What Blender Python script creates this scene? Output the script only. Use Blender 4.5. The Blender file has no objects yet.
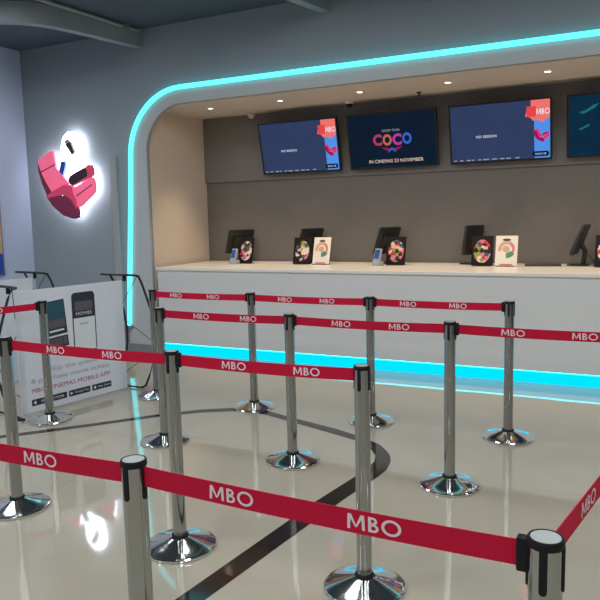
import bpy, bmesh, math, random
from mathutils import Vector, Matrix
R = math.radians
PI = math.pi
sc = bpy.context.scene
COL = sc.collection

# ------------------------------------------------------------------ camera, world, exposure
cam_d = bpy.data.cameras.new('camera')
cam_d.sensor_fit = 'HORIZONTAL'; cam_d.sensor_width = 36.0
cam_d.lens = 36.0 * 683.72 / 600.0
cam_d.clip_start = 0.05; cam_d.clip_end = 100
cam = bpy.data.objects.new('camera', cam_d); COL.objects.link(cam)
_r = Vector((0.89450055, 0.44642875, -0.02387771))
_u = Vector((-0.03311406, 0.11942372, 0.992291))
_f = Vector((-0.4458388, 0.88681416, -0.12160765))
cam.matrix_world = Matrix(((_r.x, _u.x, -_f.x, 0), (_r.y, _u.y, -_f.y, 0), (_r.z, _u.z, -_f.z, 1.55175), (0, 0, 0, 1)))
sc.camera = cam

w = bpy.data.worlds.new('world'); sc.world = w; w.use_nodes = True
w.node_tree.nodes['Background'].inputs[0].default_value = (0.55, 0.65, 0.8, 1)
w.node_tree.nodes['Background'].inputs[1].default_value = 0.05
vs = sc.view_settings
vs.view_transform = 'Standard'; vs.look = 'None'; vs.gamma = 1; vs.use_curve_mapping = False
vs.exposure = 0.0
sc.cycles.max_bounces = 8; sc.cycles.diffuse_bounces = 4; sc.cycles.glossy_bounces = 5
sc.cycles.sample_clamp_indirect = 4.0

CEIL = 3.65          # hall ceiling
D = 6.293            # plane of the long wall with the alcove
XL = -6.95           # left wall
XR = 3.6; YB = -4.2  # right wall, wall behind the camera
AC = 2.80            # alcove ceiling
AX0, AX1 = -5.05, 2.55
AY = 7.45            # alcove back wall
HALL_W = 34.0        # watts per hall downlight
ALC_W = 62.0         # watts per alcove downlight
HALL_C = (0.93, 0.97, 1.0)
WARM_C = (1.0, 0.76, 0.50)

# ------------------------------------------------------------------ materials
def mat(name, col, rough=0.6, metal=0.0, ior=1.5, noise=0.0, nscale=8.0, bump=0.0, bscale=200.0, emit=None, estr=1.0, sheen=0.0, aniso=0.0, spec=None):
    m = bpy.data.materials.new(name); m.use_nodes = True
    nt = m.node_tree; b = nt.nodes['Principled BSDF']
    b.inputs['Base Color'].default_value = (*col, 1)
    b.inputs['Roughness'].default_value = rough
    b.inputs['Metallic'].default_value = metal
    b.inputs['IOR'].default_value = ior
    if spec is not None: b.inputs['Specular IOR Level'].default_value = spec
    if emit:
        b.inputs['Emission Color'].default_value = (*emit, 1)
        b.inputs['Emission Strength'].default_value = estr
    if noise > 0:
        tc = nt.nodes.new('ShaderNodeTexCoord'); n = nt.nodes.new('ShaderNodeTexNoise')
        n.inputs['Scale'].default_value = nscale; n.inputs['Detail'].default_value = 4
        nt.links.new(tc.outputs['Object'], n.inputs['Vector'])
        mr = nt.nodes.new('ShaderNodeMapRange')
        mr.inputs[3].default_value = 1 - noise; mr.inputs[4].default_value = 1 + noise
        nt.links.new(n.outputs['Fac'], mr.inputs[0])
        mx = nt.nodes.new('ShaderNodeVectorMath'); mx.operation = 'SCALE'
        mx.inputs[0].default_value = col
        nt.links.new(mr.outputs[0], mx.inputs['Scale'])
        nt.links.new(mx.outputs[0], b.inputs['Base Color'])
    if bump > 0:
        tc = nt.nodes.new('ShaderNodeTexCoord'); n = nt.nodes.new('ShaderNodeTexNoise')
        n.inputs['Scale'].default_value = bscale
        nt.links.new(tc.outputs['Object'], n.inputs['Vector'])
        bp = nt.nodes.new('ShaderNodeBump'); bp.inputs['Strength'].default_value = bump; bp.inputs['Distance'].default_value = 0.002
        nt.links.new(n.outputs['Fac'], bp.inputs['Height']); nt.links.new(bp.outputs[0], b.inputs['Normal'])
    return m

def emat(name, col, s=1.0):
    m = bpy.data.materials.new(name); m.use_nodes = True
    nt = m.node_tree; nt.nodes.clear()
    e = nt.nodes.new('ShaderNodeEmission'); e.inputs[0].default_value = (*col, 1); e.inputs[1].default_value = s
    o = nt.nodes.new('ShaderNodeOutputMaterial'); nt.links.new(e.outputs[0], o.inputs[0])
    return m

def floor_mat():
    m = mat('polished_tile', (0.5, 0.47, 0.4), rough=0.05, ior=1.8)
    nt = m.node_tree; b = nt.nodes['Principled BSDF']
    tc = nt.nodes.new('ShaderNodeTexCoord'); mp = nt.nodes.new('ShaderNodeMapping')
    mp.inputs['Location'].default_value = (0.31, 0.12, 0)
    nt.links.new(tc.outputs['Object'], mp.inputs[0])
    br = nt.nodes.new('ShaderNodeTexBrick'); br.offset = 0.0
    br.inputs['Scale'].default_value = 1.0; br.inputs['Brick Width'].default_value = 0.8; br.inputs['Row Height'].default_value = 0.8
    br.inputs['Mortar Size'].default_value = 0.0012; br.inputs['Mortar Smooth'].default_value = 0.3
    br.inputs['Color1'].default_value = (0.375, 0.342, 0.268, 1); br.inputs['Color2'].default_value = (0.368, 0.335, 0.262, 1)
    br.inputs['Mortar'].default_value = (0.335, 0.305, 0.24, 1)
    nt.links.new(mp.outputs[0], br.inputs['Vector'])
    n = nt.nodes.new('ShaderNodeTexNoise'); n.inputs['Scale'].default_value = 1.7; n.inputs['Detail'].default_value = 6
    nt.links.new(tc.outputs['Object'], n.inputs['Vector'])
    mr = nt.nodes.new('ShaderNodeMapRange'); mr.inputs[3].default_value = 0.93; mr.inputs[4].default_value = 1.07
    nt.links.new(n.outputs['Fac'], mr.inputs[0])
    mx = nt.nodes.new('ShaderNodeVectorMath'); mx.operation = 'SCALE'
    nt.links.new(br.outputs['Color'], mx.inputs[0]); nt.links.new(mr.outputs[0], mx.inputs['Scale'])
    nt.links.new(mx.outputs[0], b.inputs['Base Color'])
    # the tiles are not perfectly flat
    n2 = nt.nodes.new('ShaderNodeTexNoise'); n2.inputs['Scale'].default_value = 1.3
    nt.links.new(tc.outputs['Object'], n2.inputs['Vector'])
    bp = nt.nodes.new('ShaderNodeBump'); bp.inputs['Strength'].default_value = 0.12; bp.inputs['Distance'].default_value = 0.02
    nt.links.new(n2.outputs['Fac'], bp.inputs['Height']); nt.links.new(bp.outputs[0], b.inputs['Normal'])
    return m

def print_mat(name, dark=True, seed=0.0):
    """A printed picture card: a splash of coloured patches in the middle on a dark or a pale ground."""
    m = mat(name, (0.02, 0.015, 0.02), rough=0.6, spec=0.2)
    nt = m.node_tree; b = nt.nodes['Principled BSDF']
    tc = nt.nodes.new('ShaderNodeTexCoord'); mp = nt.nodes.new('ShaderNodeMapping')
    mp.inputs['Location'].default_value = (seed, seed * 0.7, seed * 1.3)
    nt.links.new(tc.outputs['Object'], mp.inputs[0])
    v = nt.nodes.new('ShaderNodeTexVoronoi'); v.inputs['Scale'].default_value = 26
    nt.links.new(mp.outputs[0], v.inputs['Vector'])
    sep = nt.nodes.new('ShaderNodeSeparateColor'); nt.links.new(v.outputs['Color'], sep.inputs[0])
    cr = nt.nodes.new('ShaderNodeValToRGB'); cr.color_ramp.interpolation = 'CONSTANT'
    cols = [(0.02, 0.015, 0.02), (0.6, 0.03, 0.05), (0.7, 0.45, 0.3), (0.03, 0.02, 0.03), (0.3, 0.32, 0.06), (0.62, 0.2, 0.25), (0.05, 0.1, 0.12), (0.75, 0.6, 0.5)]
    el = cr.color_ramp.elements
    el[0].color = (*cols[0], 1); el[1].position = 0.14; el[1].color = (*cols[1], 1)
    for i, c in enumerate(cols[2:]):
        e = el.new(0.27 + i * 0.12); e.color = (*c, 1)
    nt.links.new(sep.outputs[0], cr.inputs[0])
    # mask: an ellipse about the card's middle (object origin at the middle of its foot)
    sx = nt.nodes.new('ShaderNodeSeparateXYZ'); nt.links.new(tc.outputs['Object'], sx.inputs[0])
    def mth(op, a, bb=None):
        n = nt.nodes.new('ShaderNodeMath'); n.operation = op
        for i, q in enumerate((a, bb)):
            if q is None: continue
            if isinstance(q, (int, float)): n.inputs[i].default_value = q
            else: nt.links.new(q, n.inputs[i])
        return n.outputs[0]
    ex = mth('POWER', mth('ABSOLUTE', mth('DIVIDE', sx.outputs[0], 0.085)), 2.0)
    ez = mth('POWER', mth('ABSOLUTE', mth('DIVIDE', mth('SUBTRACT', sx.outputs[2], 0.15), 0.115)), 2.0)
    mask = mth('LESS_THAN', mth('ADD', ex, ez), 1.0)
    mix = nt.nodes.new('ShaderNodeMix'); mix.data_type = 'RGBA'
    nt.links.new(mask, mix.inputs['Factor'])
    mix.inputs[6].default_value = (0.010, 0.005, 0.006, 1) if dark else (0.75, 0.66, 0.55, 1)
    nt.links.new(cr.outputs[0], mix.inputs[7])
    nt.links.new(mix.outputs[2], b.inputs['Base Color'])
    return m

M = dict(
    wall=mat('grey_wall_paint', (0.265, 0.305, 0.335), 0.75, noise=0.05, nscale=2.5, bump=0.1),
    wall_l=mat('pale_wall_paint', (0.52, 0.57, 0.74), 0.75, noise=0.04, nscale=2.5, bump=0.1),
    wall_n=mat('charcoal_wall_paint', (0.07, 0.075, 0.08), 0.7, noise=0.05, nscale=2.5),
    ceil=mat('dark_ceiling_paint', (0.065, 0.088, 0.115), 0.8, noise=0.04),
    fascia=mat('portal_grey', (0.44, 0.45, 0.455), 0.55, noise=0.03),
    skirt=mat('skirting_grey', (0.21, 0.22, 0.215), 0.5, noise=0.03),
    post=mat('trim_grey', (0.32, 0.34, 0.35), 0.6, noise=0.03),
    alc=mat('alcove_beige', (0.70, 0.59, 0.49), 0.7, noise=0.03),
    alcw=mat('alcove_taupe', (0.17, 0.15, 0.132), 0.75, noise=0.04, bump=0.08),
    alcp=mat('alcove_grey_panel', (0.19, 0.175, 0.165), 0.75, noise=0.04),
    alcc=mat('alcove_ceiling_paint', (0.66, 0.58, 0.51), 0.8, noise=0.02),
    floor=floor_mat(),
    band=mat('dark_granite', (0.018, 0.014, 0.011), 0.08, ior=1.55, noise=0.3, nscale=60),
    white=mat('counter_white', (0.60, 0.60, 0.585), 0.4, noise=0.02),
    top=mat('counter_top', (0.74, 0.70, 0.63), 0.3, noise=0.02),
    chrome=mat('polished_steel', (0.72, 0.72, 0.70), 0.10, 1.0),
    steel=mat('brushed_steel', (0.40, 0.41, 0.405), 0.14, 1.0, noise=0.06, nscale=40),
    disc=mat('satin_disc', (0.66, 0.66, 0.65), 0.28, 0.6),
    black=mat('black_plastic', (0.008, 0.008, 0.010), 0.5, noise=0.05, spec=0.2),
    rod=mat('black_rod', (0.010, 0.010, 0.012), 0.4, noise=0.05),
    belt=mat('red_webbing', (0.46, 0.006, 0.034), 0.7, noise=0.06, nscale=90, bump=0.3, bscale=600, spec=0.15),
    print=mat('white_print', (0.68, 0.56, 0.59), 0.6, noise=0.02),
    neon=emat('cyan_neon', (0.062, 0.55, 0.59), 3.2),
    kick=emat('cyan_kick_light', (0.0, 0.60, 0.95), 1.35),
    led=emat('cyan_led', (0.06, 0.8, 0.95), 4.5),
    sign=emat('white_sign_light', (0.84, 0.89, 1.0), 10.0),
    lamp=emat('warm_lamp', (1.0, 0.86, 0.66), 9.0),
    lampc=emat('cool_lamp', (0.93, 0.97, 1.0), 3.0),
    lamp_rim=mat('lamp_rim', (0.7, 0.65, 0.6), 0.4, noise=0.02),
    bezel=mat('tv_bezel', (0.008, 0.008, 0.010), 0.3, noise=0.05),
    pos=mat('monitor_black', (0.014, 0.016, 0.015), 0.4, noise=0.06),
    panel=mat('banner_vinyl', (0.64, 0.67, 0.72), 0.4, noise=0.015),
    ink=mat('ink_navy', (0.018, 0.028, 0.045), 0.5, noise=0.03),
    ink_teal=mat('ink_teal', (0.018, 0.075, 0.11), 0.5, noise=0.1, nscale=30),
    ink_grey=mat('ink_grey', (0.33, 0.33, 0.35), 0.5, noise=0.02),
    ink_mid=mat('ink_mid', (0.10, 0.085, 0.095), 0.5, noise=0.3, nscale=40),
    ink_red=mat('ink_red', (0.42, 0.06, 0.12), 0.5, noise=0.02),
    ink_white=mat('ink_white', (0.66, 0.68, 0.70), 0.5, noise=0.02),
    pink=mat('seat_pink', (0.70, 0.12, 0.22), 0.5, noise=0.18, nscale=9, emit=(0.74, 0.11, 0.22), estr=0.70),
    pink_d=mat('seat_crimson', (0.40, 0.035, 0.09), 0.5, noise=0.15, nscale=9, emit=(0.50, 0.045, 0.11), estr=0.55),
    maroon=mat('seat_maroon', (0.17, 0.02, 0.06), 0.5, noise=0.15, nscale=9, emit=(0.17, 0.02, 0.06), estr=0.20),
    dark_plum=mat('seat_dark', (0.045, 0.018, 0.03), 0.5, noise=0.1),  # own dark colour of the armrest pad and the cup
    blue=mat('phone_blue', (0.02, 0.08, 0.42), 0.4, noise=0.05),
    card_w=mat('white_card', (0.78, 0.70, 0.60), 0.5, noise=0.02),
    c_or=mat('print_orange', (0.62, 0.36, 0.22), 0.5, noise=0.1),
    c_pk=mat('print_pink', (0.62, 0.16, 0.20), 0.5, noise=0.1),
    c_gr=mat('print_green', (0.05, 0.25, 0.13), 0.5, noise=0.1),
    c_dk=mat('print_dark', (0.05, 0.03, 0.03), 0.5, noise=0.1),
    term=mat('terminal_white', (0.36, 0.38, 0.42), 0.4, noise=0.03),
    term_s=emat('terminal_screen', (0.06, 0.17, 0.42), 0.6),
)
# screens: they give off light
def screen_mat(name, c1, c2, s=1.0, scale=3.0):
    m = emat(name, c1, s); nt = m.node_tree; e = [n for n in nt.nodes if n.type == 'EMISSION'][0]
    tc = nt.nodes.new('ShaderNodeTexCoord'); n = nt.nodes.new('ShaderNodeTexNoise'); n.inputs['Scale'].default_value = scale
    nt.links.new(tc.outputs['Object'], n.inputs['Vector'])
    mx = nt.nodes.new('ShaderNodeMix'); mx.data_type = 'RGBA'
    mx.inputs[6].default_value = (*c1, 1); mx.inputs[7].default_value = (*c2, 1)
    nt.links.new(n.outputs['Fac'], mx.inputs['Factor']); nt.links.new(mx.outputs[2], e.inputs[0])
    return m
M['scr_navy'] = screen_mat('screen_navy', (0.024, 0.038, 0.092), (0.036, 0.056, 0.132))
M['scr_dark'] = screen_mat('screen_dark', (0.004, 0.009, 0.022), (0.006, 0.016, 0.033))
M['scr_teal'] = screen_mat('screen_teal', (0.004, 0.015, 0.035), (0.005, 0.034, 0.068), 1.0, 5.0)
M['e_white'] = emat('lit_white', (0.75, 0.78, 0.85), 1.0)
M['e_red'] = emat('lit_red', (0.78, 0.06, 0.07), 1.0)
M['e_red2'] = emat('lit_coral', (0.85, 0.17, 0.15), 1.0)
M['e_blue'] = emat('lit_blue', (0.08, 0.28, 0.80), 1.0)
M['e_navy'] = emat('lit_navy', (0.008, 0.012, 0.06), 1.0)
M['e_pink'] = emat('lit_pink', (0.72, 0.035, 0.17), 1.0)
M['e_mar'] = emat('lit_maroon', (0.30, 0.01, 0.09), 1.0)
M['e_grey'] = emat('lit_grey', (0.3, 0.33, 0.4), 1.0)
M['e_c1'] = emat('lit_rose', (0.62, 0.05, 0.12), 0.75)
M['e_c2'] = emat('lit_orange', (0.68, 0.16, 0.10), 0.75)
M['e_c3'] = emat('lit_magenta', (0.60, 0.06, 0.42), 0.75)
M['e_c4'] = emat('lit_azure', (0.05, 0.16, 0.72), 0.75)
M['e_cream'] = emat('lit_cream', (0.80, 0.60, 0.48), 1.0)
M['e_teal'] = emat('lit_teal', (0.01, 0.14, 0.20), 1.0)

# ------------------------------------------------------------------ helpers
class MB:
    def __init__(s): s.bm = bmesh.new()
    def box(s, x0, x1, y0, y1, z0, z1, bev=0.0, seg=2):
        vs_ = [s.bm.verts.new((x, y, z)) for x in (x0, x1) for y in (y0, y1) for z in (z0, z1)]
        q = [(0, 1, 3, 2), (4, 6, 7, 5), (0, 4, 5, 1), (2, 3, 7, 6), (0, 2, 6, 4), (1, 5, 7, 3)]
        fs = [s.bm.faces.new([vs_[i] for i in f]) for f in q]
        if bev > 0:
            es = list({e for f in fs for e in f.edges})
            bmesh.ops.bevel(s.bm, geom=es, offset=bev, segments=seg, affect='EDGES', profile=0.5)
        return s
    def lathe(s, prof, n=40, c=(0, 0, 0)):
        rings = []
        for r, z in prof:
            if r < 1e-6: rings.append([s.bm.verts.new((c[0], c[1], c[2] + z))])
            else: rings.append([s.bm.verts.new((c[0] + r * math.cos(2 * PI * k / n), c[1] + r * math.sin(2 * PI * k / n), c[2] + z)) for k in range(n)])
        for a, b in zip(rings, rings[1:]):
            for k in range(n):
                k2 = (k + 1) % n
                if len(a) == 1 and len(b) == 1: continue
                if len(a) == 1: f = [a[0], b[k2], b[k]]
                elif len(b) == 1: f = [a[k], a[k2], b[0]]
                else: f = [a[k], a[k2], b[k2], b[k]]
                try: s.bm.faces.new(f)
                except ValueError: pass
        return s
    def tube(s, pts, r, n=8):
        pts = [Vector(p) for p in pts]; rings = []
        for i, p in enumerate(pts):
            a = pts[max(i - 1, 0)]; b = pts[min(i + 1, len(pts) - 1)]
            t = (b - a).normalized()
            ref = Vector((0, 0, 1)) if abs(t.z) < 0.9 else Vector((1, 0, 0))
            u = t.cross(ref).normalized(); v = t.cross(u)
            rings.append([s.bm.verts.new(p + u * r * math.cos(2 * PI * k / n) + v * r * math.sin(2 * PI * k / n)) for k in range(n)])
        for a, b in zip(rings, rings[1:]):
            for k in range(n): s.bm.faces.new([a[k], a[(k + 1) % n], b[(k + 1) % n], b[k]])
        s.bm.faces.new(rings[0]); s.bm.faces.new(list(reversed(rings[-1])))
        return s
    def prism(s, pts, d0, d1, bev=0.0, axis='y'):
        """pts are (x, z); extruded along y from d0 to d1 (or pts are (x, y), along z)."""
        def P(p, d): return (p[0], d, p[1]) if axis == 'y' else (p[0], p[1], d)
        v0 = [s.bm.verts.new(P(p, d0)) for p in pts]; v1 = [s.bm.verts.new(P(p, d1)) for p in pts]
        f0 = s.bm.faces.new(v0); f1 = s.bm.faces.new(list(reversed(v1)))
        n = len(pts); fs = [f0, f1]
        for k in range(n): fs.append(s.bm.faces.new([v0[k], v1[k], v1[(k + 1) % n], v0[(k + 1) % n]]))
        bmesh.ops.recalc_face_normals(s.bm, faces=fs)
        if bev > 0:
            bmesh.ops.bevel(s.bm, geom=list(f0.edges), offset=bev, segments=2, affect='EDGES', profile=0.5)
        return s
    def strip(s, A, B, y0, y1):
        """a band between two (x, z) polylines of the same length, extruded along y"""
        n = len(A)
        a0 = [s.bm.verts.new((p[0], y0, p[1])) for p in A]; b0 = [s.bm.verts.new((p[0], y0, p[1])) for p in B]
        a1 = [s.bm.verts.new((p[0], y1, p[1])) for p in A]; b1 = [s.bm.verts.new((p[0], y1, p[1])) for p in B]
        for k in range(n - 1):
            s.bm.faces.new([a0[k], a0[k + 1], b0[k + 1], b0[k]]); s.bm.faces.new([a1[k], b1[k], b1[k + 1], a1[k + 1]])
            s.bm.faces.new([a0[k], a1[k], a1[k + 1], a0[k + 1]]); s.bm.faces.new([b0[k], b0[k + 1], b1[k + 1], b1[k]])
        for k in (0, n - 1): s.bm.faces.new([a0[k], b0[k], b1[k], a1[k]])
        return s
    def flat(s, pts, y):
        s.bm.faces.new([s.bm.verts.new((p[0], y, p[1])) for p in pts]); return s
    def xf(s, m):
        bmesh.ops.transform(s.bm, matrix=m, verts=s.bm.verts); return s
    def build(s, name, material, parent=None, loc=None, smooth=True, normals=True):
        if normals: bmesh.ops.recalc_face_normals(s.bm, faces=s.bm.faces)
        me = bpy.data.meshes.new(name); s.bm.to_mesh(me); s.bm.free()
        me.materials.append(material)
        if smooth:
            for p in me.polygons: p.use_smooth = True
            try: me.set_sharp_from_angle(angle=R(32))
            except Exception: pass
        o = bpy.data.objects.new(name, me); COL.objects.link(o)
        if parent: o.parent = parent
        if loc: o.location = loc
        return o

def tag(o, label=None, cat=None, group=None, kind=None):
    if label: o['label'] = label
    if cat: o['category'] = cat
    if group: o['group'] = group
    if kind: o['kind'] = kind
    return o
def thing(name, label, cat, loc=(0, 0, 0), rz=0.0, group=None):
    o = bpy.data.objects.new(name, None); COL.objects.link(o); o.empty_display_size = 0.1
    o.location = loc; o.rotation_euler = (0, 0, rz)
    return tag(o, label, cat, group)
def struct(mb, name, material, **k):
    return tag(mb.build(name, material, **k), kind='structure')
def dup(root, loc, rz, label, group=None):
    r = root.copy(); COL.objects.link(r); r.location = loc; r.rotation_euler = (root.rotation_euler.x, root.rotation_euler.y, rz)
    r['label'] = label
    if group: r['group'] = group
    for ch in list(root.children):
        c = ch.copy(); COL.objects.link(c); c.parent = r
        for g in list(ch.children):
            d = g.copy(); COL.objects.link(d); d.parent = c
    return r

def text_bm(body, width, height=None, bold=0.0, spacing=1.0):
    """the letters as flat faces in the x-z plane, centred on the origin, scaled to the given width and capital height"""
    cu = bpy.data.curves.new('letters', 'FONT'); cu.body = body; cu.size = 1.0; cu.offset = bold; cu.space_character = spacing
    cu.fill_mode = 'FRONT'; cu.resolution_u = 3
    ob = bpy.data.objects.new('letters', cu); COL.objects.link(ob)
    dg = bpy.context.evaluated_depsgraph_get(); dg.update()
    me = bpy.data.meshes.new_from_object(ob.evaluated_get(dg))
    bm = bmesh.new(); bm.from_mesh(me)
    bpy.data.objects.remove(ob); bpy.data.curves.remove(cu); bpy.data.meshes.remove(me)
    xs = [v.co.x for v in bm.verts]; ys = [v.co.y for v in bm.verts]
    sx = width / (max(xs) - min(xs)); sy = height / (max(ys) - min(ys)) if height else sx
    cx = (max(xs) + min(xs)) / 2; cy = (max(ys) + min(ys)) / 2
    for v in bm.verts: v.co = Vector(((v.co.x - cx) * sx, 0, (v.co.y - cy) * sy))
    mb = MB(); mb.bm.free(); mb.bm = bm
    return mb
def mbo_bm(width, height):
    """the three belt letters drawn as strokes in the x-z plane, centred"""
    mb = MB(); t = 0.17
    def poly(p, y=0.0): mb.flat(p, y)
    # M
    poly([(0, 0), (t, 0), (t + 0.03, 1), (0.04, 1)]); poly([(1.0 - t, 0), (1.0, 0), (0.96, 1), (0.97 - t, 1)])
    poly([(0.04, 1), (0.04 + t * 1.15, 1), (0.5 + t * 0.30, 0.16), (0.5 - t * 0.30, 0.16)], -0.0002); poly([(0.96 - t * 1.15, 1), (0.96, 1), (0.5 + t * 0.30, 0.16), (0.5 - t * 0.30, 0.16)], -0.0004)
    # B
    x = 1.17; poly([(x, 0), (x + t, 0), (x + t, 1), (x, 1)])
    for cz, ro, w_ in ((0.74, 0.26, 0.24), (0.275, 0.275, 0.30)):
        o = [(x + t * 0.8, cz + ro)] + [(x + w_ + ro * math.cos(R(a)), cz + ro * math.sin(R(a))) for a in range(90, -91, -15)] + [(x + t * 0.8, cz - ro)]
        ri = ro - t * 0.88
        i_ = [(x + t * 0.8, cz + ri)] + [(x + w_ + ri * math.cos(R(a)), cz + ri * math.sin(R(a))) for a in range(90, -91, -15)] + [(x + t * 0.8, cz - ri)]
        for k in range(len(o) - 1): poly([o[k], o[k + 1], i_[k + 1], i_[k]], -0.0002)
    # O
    cx = 2.42; n = 28
    for k in range(n):
        a, b = 2 * PI * k / n, 2 * PI * (k + 1) / n
        poly([(cx + 0.53 * math.cos(a), 0.5 + 0.53 * math.sin(a)), (cx + 0.53 * math.cos(b), 0.5 + 0.53 * math.sin(b)), (cx + 0.37 * math.cos(b), 0.5 + 0.37 * math.sin(b)), (cx + 0.37 * math.cos(a), 0.5 + 0.37 * math.sin(a))])
    for v in mb.bm.verts: v.co = Vector(((v.co.x - 1.475) / 2.95 * width, v.co.y, (v.co.z - 0.5) * height))
    return mb
def words_of(mb, gap):
    """split flat lettering at its word gaps"""
    bm = mb.bm; iv = sorted((min(v.co.x for v in f.verts), max(v.co.x for v in f.verts)) for f in bm.faces)
    spans = []
    for a, b in iv:
        if spans and a - spans[-1][1] < gap: spans[-1][1] = max(spans[-1][1], b)
        else: spans.append([a, b])
    out = []
    for a, b in spans:
        w_ = MB(); w_.bm.free(); w_.bm = bm.copy()
        bmesh.ops.delete(w_.bm, geom=[v for v in w_.bm.verts if not a - 1e-5 <= v.co.x <= b + 1e-5], context='VERTS')
        out.append(w_)
    bm.free()
    return out
def ell(cx, cz, rx, rz, n=24, a0=0, a1=2 * PI): return [(cx + rx * math.cos(a0 + (a1 - a0) * k / n), cz + rz * math.sin(a0 + (a1 - a0) * k / n)) for k in range(n)]
def arc(cx, cz, r, a0, a1, n=14): return [(cx + r * math.cos(R(a0 + (a1 - a0) * k / n)), cz + r * math.sin(R(a0 + (a1 - a0) * k / n))) for k in range(n + 1)]
def rect(x0, x1, z0, z1): return [(x0, z0), (x1, z0), (x1, z1), (x0, z1)]

# ------------------------------------------------------------------ the setting
struct(MB().box(XL - 0.2, XR + 0.2, YB - 0.2, AY + 0.3, -0.12, 0.0), 'floor', M['floor'], smooth=False)
struct(MB().box(XL - 0.2, XR + 0.2, YB - 0.2, D + 0.15, CEIL, CEIL + 0.12), 'ceiling', M['ceil'], smooth=False)
struct(MB().box(XL - 0.2, XL, YB - 0.2, D + 0.15, 0, CEIL), 'wall_left', M['wall_l'], smooth=False)
struct(MB().box(XR, XR + 0.2, YB - 0.2, D + 0.15, 0, CEIL), 'wall_right', M['wall_n'], smooth=False)
struct(MB().box(XL, XR, YB - 0.2, YB, 0, CEIL), 'wall_near', M['wall_n'], smooth=False)

IN_Z = 2.805; IN_R = 0.5
inner_l = [(AX0 - 0.012, 0.0), (AX0, 1.2)] + arc(AX0 + IN_R, IN_Z - IN_R, IN_R, 180, 90)
inner_r = arc(AX1 - IN_R, IN_Z - IN_R, IN_R, 90, 0) + [(AX1, 1.2), (AX1 + 0.012, 0.0)]
inner = inner_l + inner_r
OUT_Z = 2.972; OUT_R = 0.725; OX0 = -5.265; OX1 = AX1 + 0.215
outer = [(OX0 - 0.175, 0.0), (OX0 - 0.04, 1.7)] + arc(OX0 + OUT_R, OUT_Z - OUT_R, OUT_R, 180, 90) + arc(OX1 - OUT_R, OUT_Z - OUT_R, OUT_R, 90, 0) + [(OX1 + 0.04, 1.7), (OX1 + 0.175, 0.0)]
# long wall with its round-cornered opening
struct(MB().prism([(XL, 0)] + inner + [(XR, 0), (XR, CEIL), (XL, CEIL)], D, D + 0.03), 'wall_front', M['wall'], smooth=False)
struct(MB().strip(outer, inner, D - 0.025, D), 'trim_1', M['fascia'], smooth=False)
struct(MB().box(-5.585, -5.49, D - 0.04, D, 0, 2.285, 0.004), 'trim_2', M['post'], smooth=False)
struct(MB().box(XL, -5.6, D - 0.014, D, 0, 0.1, 0.003), 'baseboard_front', M['skirt'], smooth=False)
struct(MB().box(-5.43, AX0 - 0.01, D - 0.036, D - 0.024, 0, 0.1, 0.003), 'baseboard_portal', M['skirt'], smooth=False)
struct(MB().box(XL, XL + 0.014, YB, D, 0, 0.1, 0.003), 'baseboard_left', M['skirt'], smooth=False)
# alcove
struct(MB().box(AX0 - 0.15, AX0, D + 0.03, AY, 0, AC), 'wall_alcove_left', M['alc'], smooth=False)
struct(MB().box(AX1, AX1 + 0.15, D + 0.03, AY, 0, AC), 'wall_alcove_right', M['alc'], smooth=False)
struct(MB().box(AX0 - 0.15, AX1 + 0.15, AY, AY + 0.15, 0, AC), 'wall_back', M['alcw'], smooth=False)
struct(MB().box(AX0, AX1, AY - 0.035, AY, 2.0, AC, 0.004), 'trim_3', M['alcp'], smooth=False)
struct(MB().box(AX0 - 0.15, AX1 + 0.15, D + 0.03, AY + 0.15, AC, AC + 0.1), 'ceiling_alcove', M['alcc'], smooth=False)

# downstand bulkheads on the hall ceiling
def bulkhead(name, path, zb, th=0.10):
    for _ in range(2):   # round the bend
        q = [path[0]]
        for a, b in zip(path, path[1:]): q += [(a[0] * .75 + b[0] * .25, a[1] * .75 + b[1] * .25), (a[0] * .25 + b[0] * .75, a[1] * .25 + b[1] * .75)]
        path = q + [path[-1]]
    n = len(path); L = []
    for i, p in enumerate(path):
        a = Vector(path[max(i - 1, 0)]); b = Vector(path[min(i + 1, n - 1)])
        t = (b - a).normalized(); nrm = Vector((t.y, -t.x))
        L.append((p[0] - nrm.x * th, p[1] - nrm.y * th))
    mb = MB(); pts = list(path) + list(reversed(L))
    mb.prism(pts, zb, CEIL + 0.01, axis='z')
    return struct(mb, name, M['wall'], smooth=False)
bulkhead('trim_4', [(-5.045, D), (-5.10, 5.9), (-5.16, 5.5), (-5.22, 5.2), (-5.33, 4.98), (-5.53, 4.80), (-5.85, 4.66), (-6.3, 4.6), (XL, 4.6)][::-1], 3.455)
bulkhead('trim_5', [(-2.77, D), (-2.84, 5.9), (-2.95, 5.4), (-3.06, 5.0), (-3.2, 4.4)][::-1], 3.50)
# dark inlaid band in the floor: a straight run, a tight turn and a wavy run to the left
bl = [(-1.80, 1.10), (-1.67, 2.114), (-1.552, 3.249), (-1.492, 3.642), (-1.472, 3.80), (-1.474, 3.93), (-1.505, 4.03), (-1.56, 4.11), (-1.64, 4.19), (-1.744, 4.262), (-2.0, 4.355), (-2.25, 4.44), (-2.56, 4.545), (-2.74, 4.585), (-2.90, 4.565), (-3.15, 4.418), (-3.40, 4.185), (-3.75, 3.755), (-4.05, 3.41), (-4.7, 2.7)]
br_ = [(-1.68, 1.10), (-1.557, 2.165), (-1.426, 3.30), (-1.364, 3.70), (-1.355, 3.82), (-1.378, 3.96), (-1.412, 4.05), (-1.46, 4.13), (-1.549, 4.236), (-1.70, 4.335), (-1.98, 4.45), (-2.30, 4.545), (-2.60, 4.645), (-2.78, 4.685), (-2.96, 4.645), (-3.20, 4.487), (-3.44, 4.245), (-3.80, 3.81), (-4.10, 3.465), (-4.75, 2.75)]
mb = MB()
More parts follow.
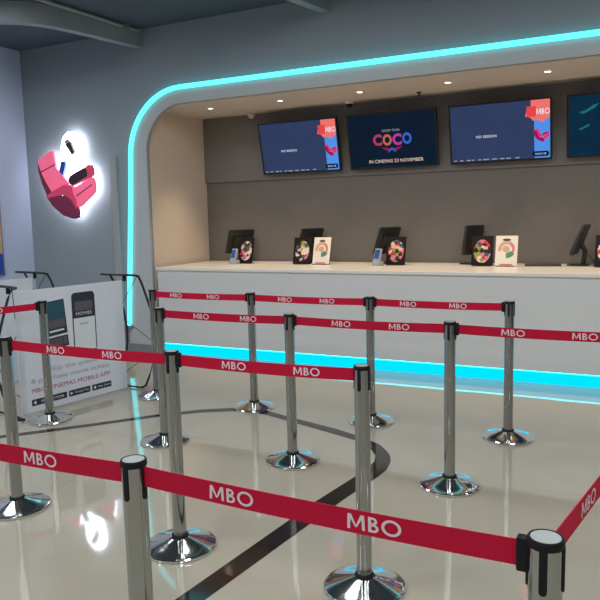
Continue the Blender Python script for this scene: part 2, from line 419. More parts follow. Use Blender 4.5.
va = [mb.bm.verts.new((x, y, 0.0012)) for x, y in bl]; vb = [mb.bm.verts.new((x, y, 0.0012)) for x, y in br_]
for k in range(len(va) - 1): mb.bm.faces.new([va[k], vb[k], vb[k + 1], va[k + 1]])
struct(mb, 'trim_6', M['band'], smooth=False)
# metal conduit along the ceiling beside the curved bulkhead
cd = thing('ceiling_conduit', 'thin grey metal conduit along the dark ceiling beside the curved bulkhead', 'conduit', (-5.02, 5.6, CEIL))
MB().tube([(-0.12, -0.95, -0.03), (-0.08, -0.4, -0.03), (-0.045, 0.35, -0.03), (-0.02, 0.62, -0.03)], 0.016, 10).build('pipe', M['post'], cd)
MB().box(-0.06, 0.005, 0.40, 0.46, -0.055, 0.0, 0.004).build('coupling', M['skirt'], cd)

# ------------------------------------------------------------------ neon line round the portal
def offs(path, d):
    out = []
    for i, p in enumerate(path):
        a = Vector(path[max(i - 1, 0)]); b = Vector(path[min(i + 1, len(path) - 1)])
        t = (b - a).normalized(); out.append((p[0] - t.y * d, p[1] + t.x * d))
    return out
ne = [(OX0 - 0.150, 0.31), (OX0 - 0.088, 1.1), (OX0 - 0.034, 1.75)] + outer[2:-2] + [(OX1 + 0.034, 1.75), (OX1 + 0.088, 1.1), (OX1 + 0.150, 0.31)]
neon = MB().strip(offs(ne, 0.022), offs(ne, -0.022), D - 0.055, D - 0.025).build('neon_strip', M['neon'], smooth=False)
tag(neon, 'glowing cyan neon line tracing the round cornered portal above the counter', 'neon light')
MB().box(OX0 - 0.195, OX0 - 0.105, D - 0.065, D - 0.02, 0.285, 0.315, 0.004).build('end_cap', M['skirt'], neon)

# ------------------------------------------------------------------ ceiling lamps
def disc_bm(r, z, n=32):
    mb = MB(); mb.bm.faces.new([mb.bm.verts.new((r * math.cos(2 * PI * k / n), r * math.sin(2 * PI * k / n), z)) for k in range(n)])
    return mb
ax = [-4.46, -3.56, -2.64, -1.73, -0.82, 0.09, 1.0, 1.9]
words = ['leftmost of the row, by the alcove side wall', 'second from the left, above the left menu screen', 'third from the left, above the movie title screen', 'fourth from the left, above the right session screen', 'fifth from the left']
def downlight(x, y, z, r, lm, name, label, group, col, watts, warm):
    t = thing(name, label, 'ceiling light', (x, y, z), 0, group)
    MB().lathe([(r + 0.018, 0.0), (r + 0.018, -0.006), (r + 0.004, -0.010), (r, -0.006)], 32).build('rim', M['lamp_rim'], t)
    disc_bm(r, -0.004).build('lens', lm, t, normals=False, smooth=False)
    if warm:
        l = bpy.data.lights.new(name, 'SPOT'); l.spot_size = R(74); l.spot_blend = 0.8; l.shadow_soft_size = 0.04
    else:
        l = bpy.data.lights.new(name, 'AREA'); l.shape = 'DISK'; l.size = 0.9
    l.energy = watts; l.color = col
    o = bpy.data.objects.new('lamp_light', l); COL.objects.link(o); o.parent = t; o.location = (0, 0, -0.03)
    return t
for i, x in enumerate(ax):
    downlight(x, 6.72, AC, 0.032, M['lamp'], 'ceiling_downlight', 'small warm downlight in the alcove ceiling, ' + (words[i] if i < 5 else 'beyond the right screens'), 'warm downlights over the counter', WARM_C, ALC_W, True)
for x in (-5.4, -2.6, 0.2, 2.6):
    for y in (3.9, 1.4, -1.2, -3.2):
        if y > 3 and x < -5: y = 3.6
        downlight(x, y, CEIL, 0.2, M['lampc'], 'hall_downlight', 'round white ceiling light of the hall, out of the photo', 'hall ceiling lights', HALL_C, HALL_W, False)

# ------------------------------------------------------------------ ceiling fittings in the alcove
def dome(x, y, label, lens='black'):
    t = thing('dome_camera', label, 'security camera', (x, y, AC), 0, 'dome cameras in the alcove')
    MB().lathe([(0.0, 0), (0.05, 0), (0.05, -0.018), (0.043, -0.024), (0, -0.024)], 28).build('base', M['lamp_rim'], t)
    MB().lathe([(0.038, -0.022), (0.034, -0.042), (0.022, -0.056), (0, -0.061)], 28).build('lens', M[lens], t)
dome(-4.30, 7.36, 'pale dome camera on the alcove ceiling left of the left session screen', 'lamp_rim')
dome(-2.97, 7.25, 'dark dome camera on the alcove ceiling between the two left screens')
t = thing('fire_sprinkler', 'small brown sprinkler head hanging from the alcove ceiling above the movie title screen', 'sprinkler', (-2.13, 7.1, AC))
MB().lathe([(0, 0), (0.03, 0), (0.03, -0.006), (0.01, -0.012), (0.01, -0.035), (0, -0.035)], 20).build('body', M['pos'], t)
MB().lathe([(0, -0.035), (0.022, -0.037), (0.022, -0.041), (0, -0.041)], 20).build('deflector', M['skirt'], t)

# ------------------------------------------------------------------ ticket counter
CZ = 1.007
tc_ = thing('ticket_counter', 'long white ticket counter with a cyan light along its foot', 'counter', (-5.0, D, 0))
LX = AX1 + 5.0 - 0.01
MB().box(0.0, LX, 0.004, 1.13, 0.125, CZ - 0.036, 0.004).build('front_panel', M['white'], tc_, smooth=False)
MB().box(-0.005, LX, -0.012, 1.135, CZ - 0.036, CZ, 0.006).build('worktop', M['top'], tc_, smooth=False)
k = MB().box(0.0, LX, 0.075, 1.1, 0.0, 0.125).build('kick_panel', M['kick'], tc_, smooth=False); tag(k, 'glowing cyan kick panel')
MB().box(0.02, LX - 0.02, 0.010, 0.030, 0.117, 0.1255).build('light_strip', M['led'], tc_, smooth=False)

# ------------------------------------------------------------------ screens on the back wall
SEAT = dict(
 shell=[(-6.672, 2.290), (-6.609, 2.322), (-6.45, 2.2), (-6.36, 1.95), (-6.263, 1.75), (-6.06, 1.80), (-6.03, 1.60), (-6.118, 1.585), (-6.263, 1.628), (-6.43, 1.74), (-6.52, 1.83), (-6.565, 1.91), (-6.62, 2.03), (-6.662, 2.17)],
 backrest=[(-6.638, 2.275), (-6.62, 2.315), (-6.425, 2.402), (-6.39, 2.400), (-6.37, 2.370), (-6.348, 2.257), (-6.347, 2.203), (-6.25, 2.111), (-6.156, 2.009), (-6.295, 1.95), (-6.43, 1.90), (-6.515, 2.02), (-6.59, 2.15)],
 seat=[(-6.295, 1.955), (-6.157, 2.00), (-6.058, 1.955), (-5.83, 2.05), (-5.78, 2.06), (-5.755, 2.02), (-5.745, 1.928), (-5.765, 1.88), (-5.82, 1.84), (-6.00, 1.72), (-6.03, 1.73), (-6.04, 1.80), (-6.093, 1.888), (-6.149, 1.911), (-6.40, 1.86), (-6.465, 1.901)],
 armfar=[(-6.151, 2.06), (-6.13, 2.09), (-6.08, 2.115), (-5.88, 2.185), (-5.83, 2.205), (-5.79, 2.20), (-5.765, 2.165), (-5.762, 2.09), (-5.80, 2.065), (-6.085, 1.975), (-6.13, 1.995)],
 armpad=[(-6.146, 2.055), (-6.12, 2.085), (-5.90, 2.165), (-5.865, 2.165), (-5.845, 2.125), (-5.85, 2.075), (-6.09, 1.982), (-6.13, 2.005)],
 armface=[(-6.50, 1.838), (-6.40, 1.862), (-6.183, 1.865), (-6.09, 1.82), (-6.035, 1.745), (-6.02, 1.655), (-6.044, 1.604), (-6.118, 1.588), (-6.263, 1.631), (-6.419, 1.745)],
 armtop=[(-6.516, 1.846), (-6.45, 1.895), (-6.371, 1.931), (-6.22, 1.985), (-6.157, 1.994), (-6.11, 1.975), (-6.088, 1.942), (-6.085, 1.888), (-6.036, 1.80), (-6.03, 1.70), (-6.06, 1.755), (-6.11, 1.82), (-6.183, 1.862), (-6.30, 1.868), (-6.40, 1.852)],
 phone=[(-6.268, 2.262), (-6.205, 2.275), (-6.190, 2.232), (-6.245, 2.105), (-6.301, 2.135)],
 cup=[(-6.176, 2.462), (-6.095, 2.49), (-6.040, 2.365), (-6.080, 2.335)],
 cuplid=[(-6.186, 2.495), (-6.175, 2.51), (-6.13, 2.527), (-6.11, 2.515), (-6.1, 2.485), (-6.166, 2.462)],
)
def seat_pts(k, cx, cz, s): return [(cx + (x + 6.22) * s, cz + (z - 1.98) * s) for x, z in SEAT[k]]

TW, TH = 1.015, 0.603
def tv(cx, label):
    t = thing('menu_screen', label, 'screen', (cx, 7.265, 2.352), 0, 'screens over the counter'); t.rotation_euler = (R(12), 0, 0)
    hw, hh = TW / 2, TH / 2
    MB().box(-hw, hw, 0.0, 0.045, -hh, hh, 0.006).build('casing', M['bezel'], t)
    MB().strip([(-hw, -hh), (hw, -hh), (hw, hh), (-hw, hh), (-hw, -hh)], [(-hw + .018, -hh + .02), (hw - .018, -hh + .02), (hw - .018, hh - .018), (-hw + .018, hh - .018), (-hw + .018, -hh + .02)], -0.006, 0.002).build('bezel', M['bezel'], t, smooth=False)
    MB().box(-0.2, 0.2, 0.045, 0.13, -0.14, 0.06, 0.004).build('wall_bracket', M['black'], t)
    s = MB().flat(rect(-hw + .016, hw - .016, -hh + .018, hh - .016), -0.0015)
    return t, s
def session_tv(cx, label):
    t, s = tv(cx, label)
    s = s.build('screen', M['scr_navy'], t, smooth=False)
    y = -0.0035
    MB().flat([(0.31, 0.285), (0.31, 0.21), (0.27, 0.185), (0.255, 0.13), (0.30, 0.12), (0.33, 0.085), (0.37, 0.095), (0.42, 0.065), (0.46, 0.10), (0.49, 0.11), (0.49, 0.285)], y - 0.001).build('red_flash', M['e_red2'], s, smooth=False)
    MB().flat(rect(0.27, 0.36, 0.125, 0.225), y - 0.002).build('flash_block', M['e_red'], s, smooth=False)
    mbo_bm(0.125, 0.055).xf(Matrix.Translation((0.425, y - 0.003, 0.17))).build('logo_letters', M['e_white'], s, smooth=False)
    MB().flat(rect(0.34, 0.49, -0.283, 0.14), y).build('blue_panel', M['e_blue'], s, smooth=False)
    mb = MB()
    for kk in ('backrest', 'seat', 'armfar'): mb.flat(seat_pts(kk, 0.405, -0.06, 0.165), y - 0.001 - 0.0002 * len(kk))
    mb.build('seat_picture', M['e_pink'], s, smooth=False)
    mb = MB()
    for kk in ('armface', 'armpad', 'shell'): mb.flat(seat_pts(kk, 0.405, -0.06, 0.165), y - 0.0035 - 0.0002 * len(kk))
    mb.build('seat_maroon_parts', M['e_mar'], s, smooth=False)  # side panel, pad and shell of the pictured seat, in maroon
    MB().flat(arc(0.345, -0.24, 0.026, 90, 270) + arc(0.455, -0.24, 0.026, -90, 90), y - 0.004).build('name_pill', M['e_navy'], s, smooth=False)
    text_bm('GALAXY 168', 0.105, 0.018).xf(Matrix.Translation((0.40, y - 0.005, -0.24))).build('pill_letters', M['e_white'], s, smooth=False)
    text_bm('NO SESSION', 0.205, 0.026).xf(Matrix.Translation((-0.13, y, -0.035))).build('message_letters', M['e_white'], s, smooth=False)
    mb = MB(); random.seed(3)
    x = -0.47
    while x < 0.22:
        wd = random.uniform(0.02, 0.06); mb.flat(rect(x, x + wd, -0.274, -0.263), y); x += wd + random.uniform(0.01, 0.05)
    mb.build('ticker_line', M['e_grey'], s, smooth=False)
    return t
session_tv(-3.622, 'wide screen leftmost above the counter, navy with a red and blue strip')
session_tv(-1.343, 'navy screen with a red and blue strip, right of the movie title screen')
# movie title screen
t, s = tv(-2.489, 'dark screen with a colourful movie title between the two navy session screens')
s = s.build('screen', M['scr_dark'], t, smooth=False)
for i, ch in enumerate('COCO'):
    mb = text_bm(ch, 0.105, 0.125, 0.045)
    mb.xf(Matrix.Translation((-0.16 + i * 0.112, -0.0035 - 0.0004 * i, 0.005 + (0.004 if i in (0, 3) else 0.0)))).build('title_letter', M['e_c%d' % (i + 1)], s, smooth=False)
text_bm('DISNEY PIXAR', 0.20, 0.026).xf(Matrix.Translation((0.0, -0.0035, 0.105))).build('caption_letters', M['e_grey'], s, smooth=False)
text_bm('IN CINEMAS 23 NOVEMBER', 0.62, 0.036).xf(Matrix.Translation((0.035, -0.0035, -0.222))).build('date_letters', M['e_cream'], s, smooth=False)
MB().flat([(-0.12, -0.07), (-0.03, -0.085), (-0.035, -0.115), (-0.08, -0.10)], -0.0035).flat([(0.12, -0.07), (0.03, -0.085), (0.035, -0.115), (0.08, -0.10)], -0.0035).build('ribbon_mark', M['e_mar'], s, smooth=False)
MB().flat([(-0.05, -0.135), (-0.03, -0.10), (0.0, -0.075), (0.03, -0.10), (0.05, -0.135), (0.02, -0.118), (0, -0.10), (-0.02, -0.118)], -0.0045).build('knot_mark', M['e_c4'], s, smooth=False)
# dark teal screen at the right edge
t, s = tv(-0.192, 'dark teal screen at the right edge of the photo, rightmost of the row')
s = s.build('screen', M['scr_teal'], t, smooth=False)
MB().flat([(-0.40, 0.13), (-0.36, 0.11), (-0.26, 0.16), (-0.22, 0.20), (-0.27, 0.19), (-0.34, 0.145)], -0.0035).build('glow_stroke', M['e_teal'], s, smooth=False)
MB().flat([(-0.40, -0.03), (-0.38, -0.04), (-0.30, 0.0), (-0.31, 0.015)], -0.0035).build('glow_stroke', M['e_teal'], s, smooth=False)

# ------------------------------------------------------------------ lit seat sign
SX, SZ = -6.22, 1.58
sg = thing('seat_sign', 'backlit wall sign of a tilted pink cinema recliner with a cup and a phone', 'sign', (SX, D, SZ))
def sp(k): return [(x - SX, z - SZ) for x, z in SEAT[k]]
halo = [(-6.645, 2.285), (-6.40, 2.38), (-6.33, 2.30), (-6.29, 2.31), (-6.28, 2.44), (-6.24, 2.55), (-6.16, 2.61), (-6.06, 2.605), (-5.98, 2.54), (-5.95, 2.43), (-5.975, 2.31), (-5.99, 2.20), (-5.80, 2.19), (-5.775, 2.10), (-5.76, 1.90), (-6.02, 1.72), (-6.04, 1.62), (-6.13, 1.60), (-6.26, 1.645), (-6.42, 1.755), (-6.52, 1.88), (-6.59, 2.03)]
lp = MB().prism([(x - SX, z - SZ) for x, z in halo], -0.085, -0.055).build('light_panel', M['sign'], sg, smooth=False); tag(lp, 'glowing white panel')
for k_, y0, y1, mm, nm in (('shell', -0.10, -0.088, 'maroon', 'seat_shell'), ('backrest', -0.125, -0.088, 'pink', 'backrest'), ('armfar', -0.13, -0.088, 'pink_d', 'armrest'), ('armpad', -0.137, -0.130, 'dark_plum', 'armrest_pad'),
                           ('seat', -0.135, -0.088, 'pink', 'seat_cushion'), ('armface', -0.145, -0.088, 'maroon', 'side_panel'), ('armtop', -0.155, -0.088, 'pink_d', 'armrest'),
                           ('phone', -0.12, -0.088, 'blue', 'phone'), ('cup', -0.12, -0.088, 'dark_plum', 'cup'), ('cuplid', -0.122, -0.088, 'ink_grey', 'cup_lid')):
    MB().prism(sp(k_), y0, y1, 0.006 if abs(y1 - y0) > 0.02 and len(SEAT[k_]) > 6 and k_ not in ('armtop',) else 0.0).build(nm, M[mm], sg)
MB().prism([(-6.60 - SX, 2.165 - SZ), (-6.355 - SX, 2.245 - SZ), (-6.352 - SX, 2.232 - SZ), (-6.595 - SX, 2.15 - SZ)], -0.128, -0.124).build('seam', M['maroon'], sg, smooth=False)
MB().prism([(-6.03 - SX, 1.86 - SZ), (-5.775 - SX, 1.985 - SZ), (-5.772 - SX, 1.972 - SZ), (-6.03 - SX, 1.845 - SZ)], -0.138, -0.134).build('seam', M['maroon'], sg, smooth=False)
for x, z in ((-6.5, 2.2), (-6.05, 2.45), (-5.85, 2.0), (-6.2, 1.7)):
    MB().box(x - SX - .012, x - SX + .012, -0.056, 0.0, z - SZ - .012, z - SZ + .012).build('standoff', M['steel'], sg, smooth=False)

# ------------------------------------------------------------------ poster on the left wall
pt = thing('wall_poster', 'colourful framed poster on the left wall, cut off by the photo edge', 'poster', (XL, 5.40, 1.47))
MB().box(0, 0.02, -0.42, 0.42, -0.55, 0.55, 0.004).build('frame', M['skirt'], pt, smooth=False)
for z0, z1, mm in ((0.42, 0.53, 'ink_grey'), (0.2, 0.42, 'c_pk'), (-0.28, 0.2, 'c_or'), (-0.53, -0.28, 'blue')):
    MB().box(0.018, 0.0225, -0.40, 0.40, z0, z1).build('print_field', M[mm], pt, smooth=False)

# ------------------------------------------------------------------ queue posts
def make_post():
    t = thing('queue_post', '', 'queue post', (0, 0, 0), 0, 'steel queue posts')
    MB().lathe([(0, 0.002), (0.168, 0.0), (0.172, 0.003), (0.172, 0.012), (0.168, 0.016), (0.155, 0.018), (0.12, 0.029), (0.08, 0.042), (0.05, 0.052), (0.040, 0.056), (0, 0.056)], 64).build('base', M['chrome'], t)
    MB().lathe([(0.0, 0.054), (0.040, 0.054), (0.041, 0.060), (0.038, 0.066), (0.0, 0.066)], 40).build('collar', M['black'], t)
    MB().lathe([(0.0, 0.06), (0.0315, 0.06), (0.0315, 0.935), (0, 0.935)], 40).build('pole', M['steel'], t)
    MB().lathe([(0.0, 0.934), (0.0330, 0.934), (0.0340, 0.937), (0.0340, 0.947), (0.032, 0.951), (0.029, 0.951), (0.028, 0.949), (0.0, 0.949)], 40).build('head_ring', M['black'], t)
    MB().lathe([(0.0, 0.9505), (0.0275, 0.9505), (0.028, 0.948), (0, 0.948)], 36).build('cap_disc', M['disc'], t)
    for a in range(4):
        mb = MB()
        # a slim rounded plate standing proud of the pole
        mb.prism([(-0.0075, 0.937), (0.0075, 0.937)] + [(x, z) for x, z in arc(0.0, 0.857, 0.0075, 0, -180, 8)], -0.0345, -0.029, 0.001)
        mb.xf(Matrix.Rotation(R(90 * a), 4, 'Z')).build('slot_cover', M['black'], t)
    return t
proto = make_post()
POSTS = [
 ((-1.139, 1.302), 'nearest steel queue post at the left, its foot cut off by the bottom edge'),
 ((-0.143, 1.277), 'steel queue post cut off at the bottom right corner, a belt turning back from it'),
 ((-3.026, 2.506), 'steel queue post at the left edge of the photo, in front of the banner stand'),
 ((-1.928, 2.502), 'steel queue post with its base just right of the nearest post, in the second row'),
 ((-0.996, 2.52), 'steel queue post with its base at the bottom edge, right end of its belt'),
 ((-2.966, 3.733), 'steel queue post just right of the banner stand, left end of the third row belt'),
 ((-1.955, 3.732), 'steel queue post standing clear inside the bend of the dark floor band'),
 ((-0.945, 3.73), 'steel queue post right of the bend in the dark floor band'),
 ((-3.804, 4.71), 'steel queue post at the left end of the belt nearest the counter, mostly hidden'),
 ((-2.809, 4.71), 'steel queue post standing on the dark floor line near the counter'),
 ((-1.789, 4.71), 'steel queue post near the counter, foot just behind the dark band bend'),
 ((-0.789, 4.71), 'steel queue post near the counter, right end of the belt nearest the counter'),
 ((-4.144, 3.80), 'steel queue post standing in front of the white banner'),
 ((-2.14, 1.29), 'steel queue post out of the photo at the left end of the front belt'),
 ((0.055, 3.73), 'steel queue post out of the photo at the right end of the third row belt'),
 ((-4.03, 2.51), 'steel queue post out of the photo at the left end of the second row belt'),
 ((-4.56, 2.94), 'steel queue post out of the photo left of the banner stand'),
 ((0.06, 2.46), 'steel queue post out of the photo at the right end of the turning belt'),
]
for i, ((x, y), lab) in enumerate(POSTS):
    if i == 0: proto.location = (x, y, 0); proto['label'] = lab
    else: dup(proto, (x, y, 0), 0, lab)

# ------------------------------------------------------------------ belts between the posts
BZ = 0.910; BW = 0.026
def belt(a, b, prints, label, clips='ab'):
    """a webbing strip from post a to post b; prints are distances along it of its letter groups"""
    a = Vector((a[0], a[1], 0)); b = Vector((b[0], b[1], 0)); dv = b - a; L = dv.length; ang = math.atan2(dv.y, dv.x)
    r0 = 0.034
    t = thing('barrier_belt', label, 'barrier belt', (a.x, a.y, BZ), ang, 'red barrier belts')
    sag = 0.006
    def zz(s): q = (s - r0) / (L - 2 * r0); return -sag * 4 * q * (1 - q)
    mb = MB(); N = 24; rows = []
    for k in range(N + 1):
        s = r0 + (L - 2 * r0) * k / N; z = zz(s)
        rows.append([mb.bm.verts.new(p) for p in ((s, -0.001, z - BW), (s, -0.001, z + BW), (s, 0.001, z + BW), (s, 0.001, z - BW))])
    for p, q in zip(rows, rows[1:]):
        for j in range(4): mb.bm.faces.new([p[j], q[j], q[(j + 1) % 4], p[(j + 1) % 4]])
    mb.bm.faces.new(rows[0]); mb.bm.faces.new(rows[-1])
    mb.build('webbing', M['belt'], t)
    for s in prints:
        sl = math.atan2(zz(s + 0.01) - zz(s - 0.01), 0.02)
        mb = mbo_bm(0.122, 0.0335)
        mb.xf(Matrix.Translation((s, -0.0022, zz(s) + 0.0005)) @ Matrix.Rotation(-sl, 4, 'Y')).build('logo_letters', M['print'], t, smooth=False)
    if 'a' in clips: MB().box(0.0285, 0.050, -0.011, 0.011, -0.034, 0.034, 0.004).build('belt_clip', M['black'], t)
    if 'b' in clips: MB().box(L - 0.052, L - 0.0285, -0.011, 0.011, -0.034, 0.034, 0.004).build('belt_clip', M['black'], t)
P_ = [p for p, _ in POSTS]
def B(i, j, xs, label, clips): belt(P_[i], P_[j], [x - P_[i][0] for x in xs], label, clips)
B(8, 9, (-3.552, -3.175), 'red belt nearest the counter, left section, from the hidden post by the banner', 'b')
B(9, 10, (-2.5, -2.138), 'red belt nearest the counter, middle section', 'b')
B(10, 11, (-1.498, -1.138), 'red belt nearest the counter, right section ending at the right post', 'ab')
B(5, 6, (-2.616, -2.252), 'red belt of the third row, left section starting beside the banner stand', 'a')
B(6, 7, (-1.604, -1.241), 'red belt of the third row, middle section across the cyan strip posts', 'a')
B(7, 14, (-0.605, -0.249), 'red belt of the third row running off the right edge of the photo', 'a')
B(15, 2, (-3.66, -3.40), 'short end of red belt at the left edge, left of the post before the banner', '')
B(2, 3, (-2.66, -2.287), 'red belt crossing in front of the white banner', 'a')
B(3, 4, (-1.595, -1.242), 'red belt in front of the cyan strip ending at the middle post', 'a')
B(13, 0, (-1.835, -1.464), 'front red belt running from the left edge to the nearest post', '')
B(0, 1, (-0.843, -0.485), 'front red belt from the nearest post to the bottom right corner post', 'b')
belt(P_[1], P_[17], (0.31, 0.70), 'red belt turning back from the bottom right corner post to the right edge', '')
belt(P_[16], P_[12], (0.33, 0.60), 'short red belt from the left edge to the post before the white banner', 'b')

# ------------------------------------------------------------------ banner stands
T_ = Vector((0.1716, 0.985, 0)); N_ = Vector((0.985, -0.1716, 0))
def banner(loc, rz, label, art):
    """local frame: x along the panel, -y towards the viewer, z up"""
    t = thing('banner_stand', label, 'banner stand', loc, rz, 'white banner stands')
    pn = MB().box(0.03, 1.10, 0.0, 0.006, 0.012, 1.012, 0.002).build('panel', M['panel'], t, smooth=False)
    # bowed end frames: one rod near the panel, one behind, joined by bars at top and foot
    for sgn, s0 in ((1, 1.10), (-1, 0.03)):
        for yy in (-0.13, 0.27):
            b = [(s0 + sgn * 0.05, 1.055), (s0 + sgn * 0.085, 1.045), (s0 + sgn * 0.12, 0.98), (s0 + sgn * 0.175, 0.83), (s0 + sgn * 0.225, 0.68), (s0 + sgn * 0.25, 0.52), (s0 + sgn * 0.25, 0.38), (s0 + sgn * 0.21, 0.22), (s0 + sgn * 0.15, 0.09), (s0 + sgn * 0.11, 0.025), (s0 + sgn * 0.06, 0.014)]
            MB().tube([(x, yy, z) for x, z in b], 0.0105, 8).build('bowed_rod', M['rod'], t)
        MB().tube([(s0 + sgn * 0.05, -0.135, 1.055), (s0 + sgn * 0.04, 0.0, 1.057), (s0 + sgn * 0.03, 0.15, 1.057), (s0 + sgn * 0.03, 0.33, 1.055)], 0.011, 8).build('top_bar', M['rod'], t)
        MB().tube([(s0 + sgn * 0.06, -0.135, 0.014), (s0 + sgn * 0.04, 0.0, 0.014), (s0 + sgn * 0.04, 0.30, 0.014)], 0.008, 8).build('foot_bar', M['rod'], t)
        MB().box(s0 + sgn * 0.035 - 0.012, s0 + sgn * 0.035 + 0.012, -0.006, 0.02, 1.0, 1.06, 0.003).build('panel_clip', M['black'], t)
        MB().tube([(s0 - 0.004 * sgn, 0.003, 0.80), (s0 + sgn * 0.075, -0.12, 1.04)], 0.003, 6).build('tension_cord', M['rod'], t)
        MB().tube([(s0 - 0.004 * sgn, 0.003, 0.66), (s0 + sgn * 0.245, -0.128, 0.40)], 0.003, 6).build('tension_cord', M['rod'], t)
        MB().tube([(s0 - 0.004 * sgn, 0.003, 0.16), (s0 + sgn * 0.24, -0.128, 0.34)], 0.003, 6).build('tension_cord', M['rod'], t)
    if not art:
        return t
    def pr(name, pts, mm, y=-0.0012): return MB().flat(pts, y).build(name, M[mm], pn, smooth=False)
    # phone picture
    def rr(x0, x1, z0, z1, r): return arc(x1 - r, z1 - r, r, 0, 90, 5) + arc(x0 + r, z1 - r, r, 90, 180, 5) + arc(x0 + r, z0 + r, r, 180, 270, 5) + arc(x1 - r, z0 + r, r, 270, 360, 5)
    pr('phone_outline', rr(0.556, 0.792, 0.42, 0.948, 0.035), 'ink', -0.0012)
    pr('phone_page', rect(0.566, 0.782, 0.44, 0.728), 'ink_white', -0.002)
    pr('phone_picture', rect(0.585, 0.765, 0.79, 0.87), 'ink_mid', -0.002)
    text_bm('MOVIES', 0.16, 0.028).xf(Matrix.Translation((0.675, -0.002, 0.765))).build('phone_letters', M['ink_white'], pn, smooth=False)
    text_bm('TICKET', 0.09, 0.018).xf(Matrix.Translation((0.67, -0.003, 0.675))).build('phone_letters', M['ink'], pn, smooth=False)
    # tilted page of movie pictures
    m4 = Matrix.Translation((0.405, 0, 0.705)) @ Matrix.Rotation(R(-4), 4, 'Y')
    def tp(name, pts, mm, y): return MB().flat(pts, y).xf(m4).build(name, M[mm], pn, smooth=False)
    tp('page_print', rect(-0.095, 0.09, -0.20, 0.20), 'ink', -0.0012)
    tp('page_banner', rect(-0.085, 0.08, 0.05, 0.19), 'ink_teal', -0.002)
    tp('page_picture', rect(-0.085, 0.075, -0.03, 0.045), 'ink_mid', -0.002)
    tp('page_strip', rect(-0.08, 0.06, -0.062, -0.046), 'ink_white', -0.002)
    tp('page_strip', rect(-0.095, 0.09, -0.105, -0.09), 'ink_white', -0.002)
    for k in range(4): tp('page_thumbnail', rect(-0.085 + 0.042 * k, -0.05 + 0.042 * k, -0.18, -0.115), 'ink_mid', -0.002)
    def tx(body, x0, x1, z, h, mm):
        for wb in words_of(text_bm(body, x1 - x0, h), h * 0.28):
            wb.xf(Matrix.Translation(((x0 + x1) / 2, -0.0015, z))).build('text_word', M[mm], pn, smooth=False)
    tx('Skip the queue', 0.30, 0.78, 0.335, 0.05, 'ink_grey')
    tx('& purchase movie tickets', 0.13, 0.91, 0.262, 0.05, 'ink_grey')
    tx('MBO CINEMAS MOBILE APP', 0.13, 0.91, 0.188, 0.038, 'ink_red')
    for x0, x1, s_ in ((0.125, 0.455, 'WINDOWS PHONE'), (0.475, 0.692, 'Google Play'), (0.712, 0.92, 'App Store')):
        g = pr('store_badge', rr(x0, x1, 0.064, 0.117, 0.006), 'ink')
        text_bm(s_, (x1 - x0) * 0.66, 0.022).xf(Matrix.Translation(((x0 + x1) / 2 + 0.025, -0.002, 0.09))).build('badge_letters', M['ink_white'], pn, smooth=False)
        MB().flat([(x0 + 0.016, 0.076), (x0 + 0.042, 0.09), (x0 + 0.016, 0.105)] if s_[0] == 'G' else ell(x0 + 0.03, 0.09, 0.012, 0.014, 12), -0.002).build('badge_mark', M['ink_white'], pn, smooth=False)
    return t
bang = math.atan2(T_.y, T_.x)
banner((-4.431, 3.742, 0), bang, 'white banner stand with phone picture and app text behind the left posts', True)
banner((-5.597, 3.77, 0), bang, 'blank white banner stand farther back at the left, by the left wall', False)

# ------------------------------------------------------------------ things on the counter
def monitor(x, y, label, rz=70, tilt=20):
    t = thing('till_monitor', label, 'monitor', (x, y, CZ), R(rz), 'till monitors on the counter')
    MB().box(-0.10, 0.10, -0.09, 0.10, 0.0, 0.014, 0.005).build('foot', M['pos'], t)
    m4 = Matrix.Translation((0, 0.0, 0.255)) @ Matrix.Rotation(R(tilt), 4, 'X')
    MB().tube([(0, -0.03, 0.012), (0, -0.045, 0.07), (0, -0.05, 0.14), (0, -0.02, 0.21)], 0.022, 10).build('neck', M['pos'], t)
    c = MB().box(-0.175, 0.175, -0.018, 0.014, -0.155, 0.155, 0.008).xf(m4).build('casing', M['pos'], t)
    MB().box(-0.10, 0.10, -0.034, -0.016, -0.09, 0.08, 0.008).xf(m4).build('rear_cover', M['pos'], t)
    MB().box(-0.155, 0.155, 0.0135, 0.0155, -0.14, 0.14).xf(m4).build('screen', M['bezel'], t)
    MB().tube([(0.03, -0.03, 0.10), (0.05, -0.09, 0.09), (0.06, -0.12, 0.04), (0.05, -0.115, 0.006), (0.0, -0.13, 0.005)], 0.005, 6).build('cable', M['rod'], t)
monitor(-4.46, 7.25, 'black till monitor at the left end of the counter', 60, 24)
monitor(-3.50, 7.26, 'black till monitor behind the pair of dark and white cards')
monitor(-2.55, 7.26, 'black till monitor left of the middle colourful card')
monitor(-1.60, 7.26, 'black till monitor behind a dark card, left of the right white card', 72, 8)
monitor(-0.55, 7.20, 'black till monitor seen edge on at the right end of the counter', 85, 22)

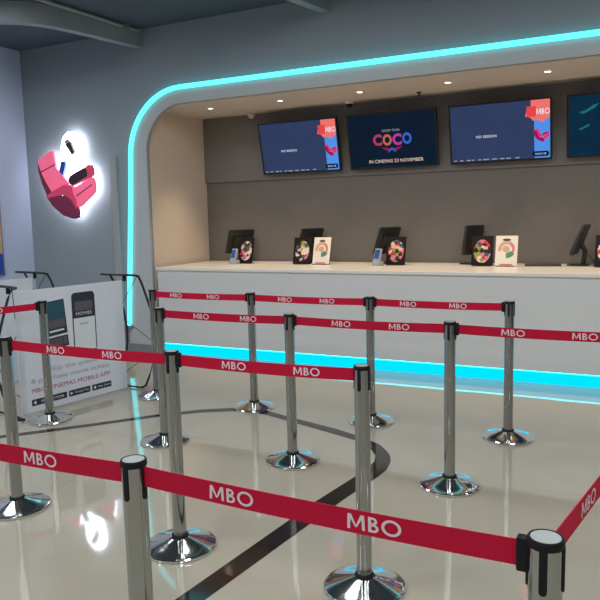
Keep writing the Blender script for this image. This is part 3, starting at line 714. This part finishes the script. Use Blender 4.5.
def card(x, y, label, kind, rz=0, seed=0.0):
    t = thing('card_stand', label, 'card stand', (x, y, CZ), R(rz), 'picture cards on the counter')
    m4 = Matrix.Rotation(R(-14), 4, 'X')
    MB().box(-0.09, 0.09, -0.035, 0.08, 0.0, 0.006, 0.002).build('foot', M['pos'] if kind != 'white' else M['c_dk'], t)
    c = MB().box(-0.107, 0.107, -0.004, 0.004, 0.006, 0.31, 0.001).xf(m4).build('card', print_mat('card_print', True, seed) if kind == 'dark' else M['card_w'], t, smooth=False)
    MB().tube([(0, 0.055, 0.2), (0, 0.075, 0.004)], 0.004, 6).build('prop', M['pos'], t)
    if kind == 'white':
        y0 = -0.006
        def fl(name, pts, mm, k=0): MB().flat(pts, y0 - 0.0004 * k).xf(m4).build(name, M[mm], c, smooth=False)
        A = arc(0.0, 0.175, 0.082, 20, 200, 14); Bq = arc(0.0, 0.175, 0.05, 200, 20, 14); fl('printed_arc', A + Bq, 'c_or')
        A = arc(0.0, 0.175, 0.08, -60, 60, 10); Bq = arc(0.0, 0.175, 0.055, 60, -60, 10); fl('printed_arc', A + Bq, 'c_pk', 1)
        A = arc(0.005, 0.17, 0.085, 265, 330, 8); Bq = arc(0.0, 0.175, 0.04, 330, 265, 8); fl('printed_arc', A + Bq, 'c_gr', 2)
        fl('printed_mark', ell(0.0, 0.268, 0.04, 0.012), 'c_dk', 3)
        fl('printed_mark', ell(-0.005, 0.175, 0.035, 0.03), 'c_or', 4)
        fl('printed_line', rect(-0.06, 0.06, 0.012, 0.024), 'c_pk', 5)
card(-4.24, 6.99, 'dark colourful card beside the leftmost terminal', 'dark', -8, 0.3)
card(-3.48, 6.98, 'dark colourful card left of the left white card', 'dark', 4, 1.9)
card(-3.24, 6.98, 'white card with a coloured ring, left one of the two, beside a dark card', 'white', -4)
card(-2.365, 6.99, 'dark colourful card in the middle of the counter', 'dark', 0, 2.7)
card(-1.45, 6.99, 'dark colourful card before the fourth till monitor', 'dark', 4, 4.1)
card(-1.215, 6.99, 'white card with a coloured ring, under the right session screen', 'white', 0)
card(-0.30, 7.0, 'dark card at the right edge of the photo', 'dark', -6, 5.2)

def terminal(x, y, label):
    t = thing('payment_terminal', label, 'payment terminal', (x, y, CZ), R(-18), 'payment terminals')
    MB().box(-0.045, 0.045, -0.03, 0.06, 0, 0.05, 0.008).build('foot', M['term'], t)
    m4 = Matrix.Translation((0, 0.01, 0.10)) @ Matrix.Rotation(R(-18), 4, 'X')
    MB().box(-0.043, 0.043, -0.014, 0.014, -0.085, 0.085, 0.008).xf(m4).build('body', M['term'], t)
    MB().flat(rect(-0.033, 0.033, -0.03, 0.07), -0.0155).xf(m4).build('screen', M['term_s'], t, smooth=False)
terminal(-4.32, 6.87, 'blue and white payment terminal beside the leftmost till monitor')
terminal(-2.525, 6.87, 'blue and white payment terminal beside the middle colourful card')
fo = thing('menu_folder', 'flat dark folder lying on the counter near the right end', 'folder', (-0.88, 7.12, CZ), R(8))
MB().box(-0.17, 0.17, -0.09, 0.09, 0.0, 0.016, 0.003).build('cover', M['c_dk'], fo, smooth=False)
MB().box(-0.165, 0.168, -0.087, 0.087, 0.005, 0.011).build('pages', M['card_w'], fo, smooth=False)
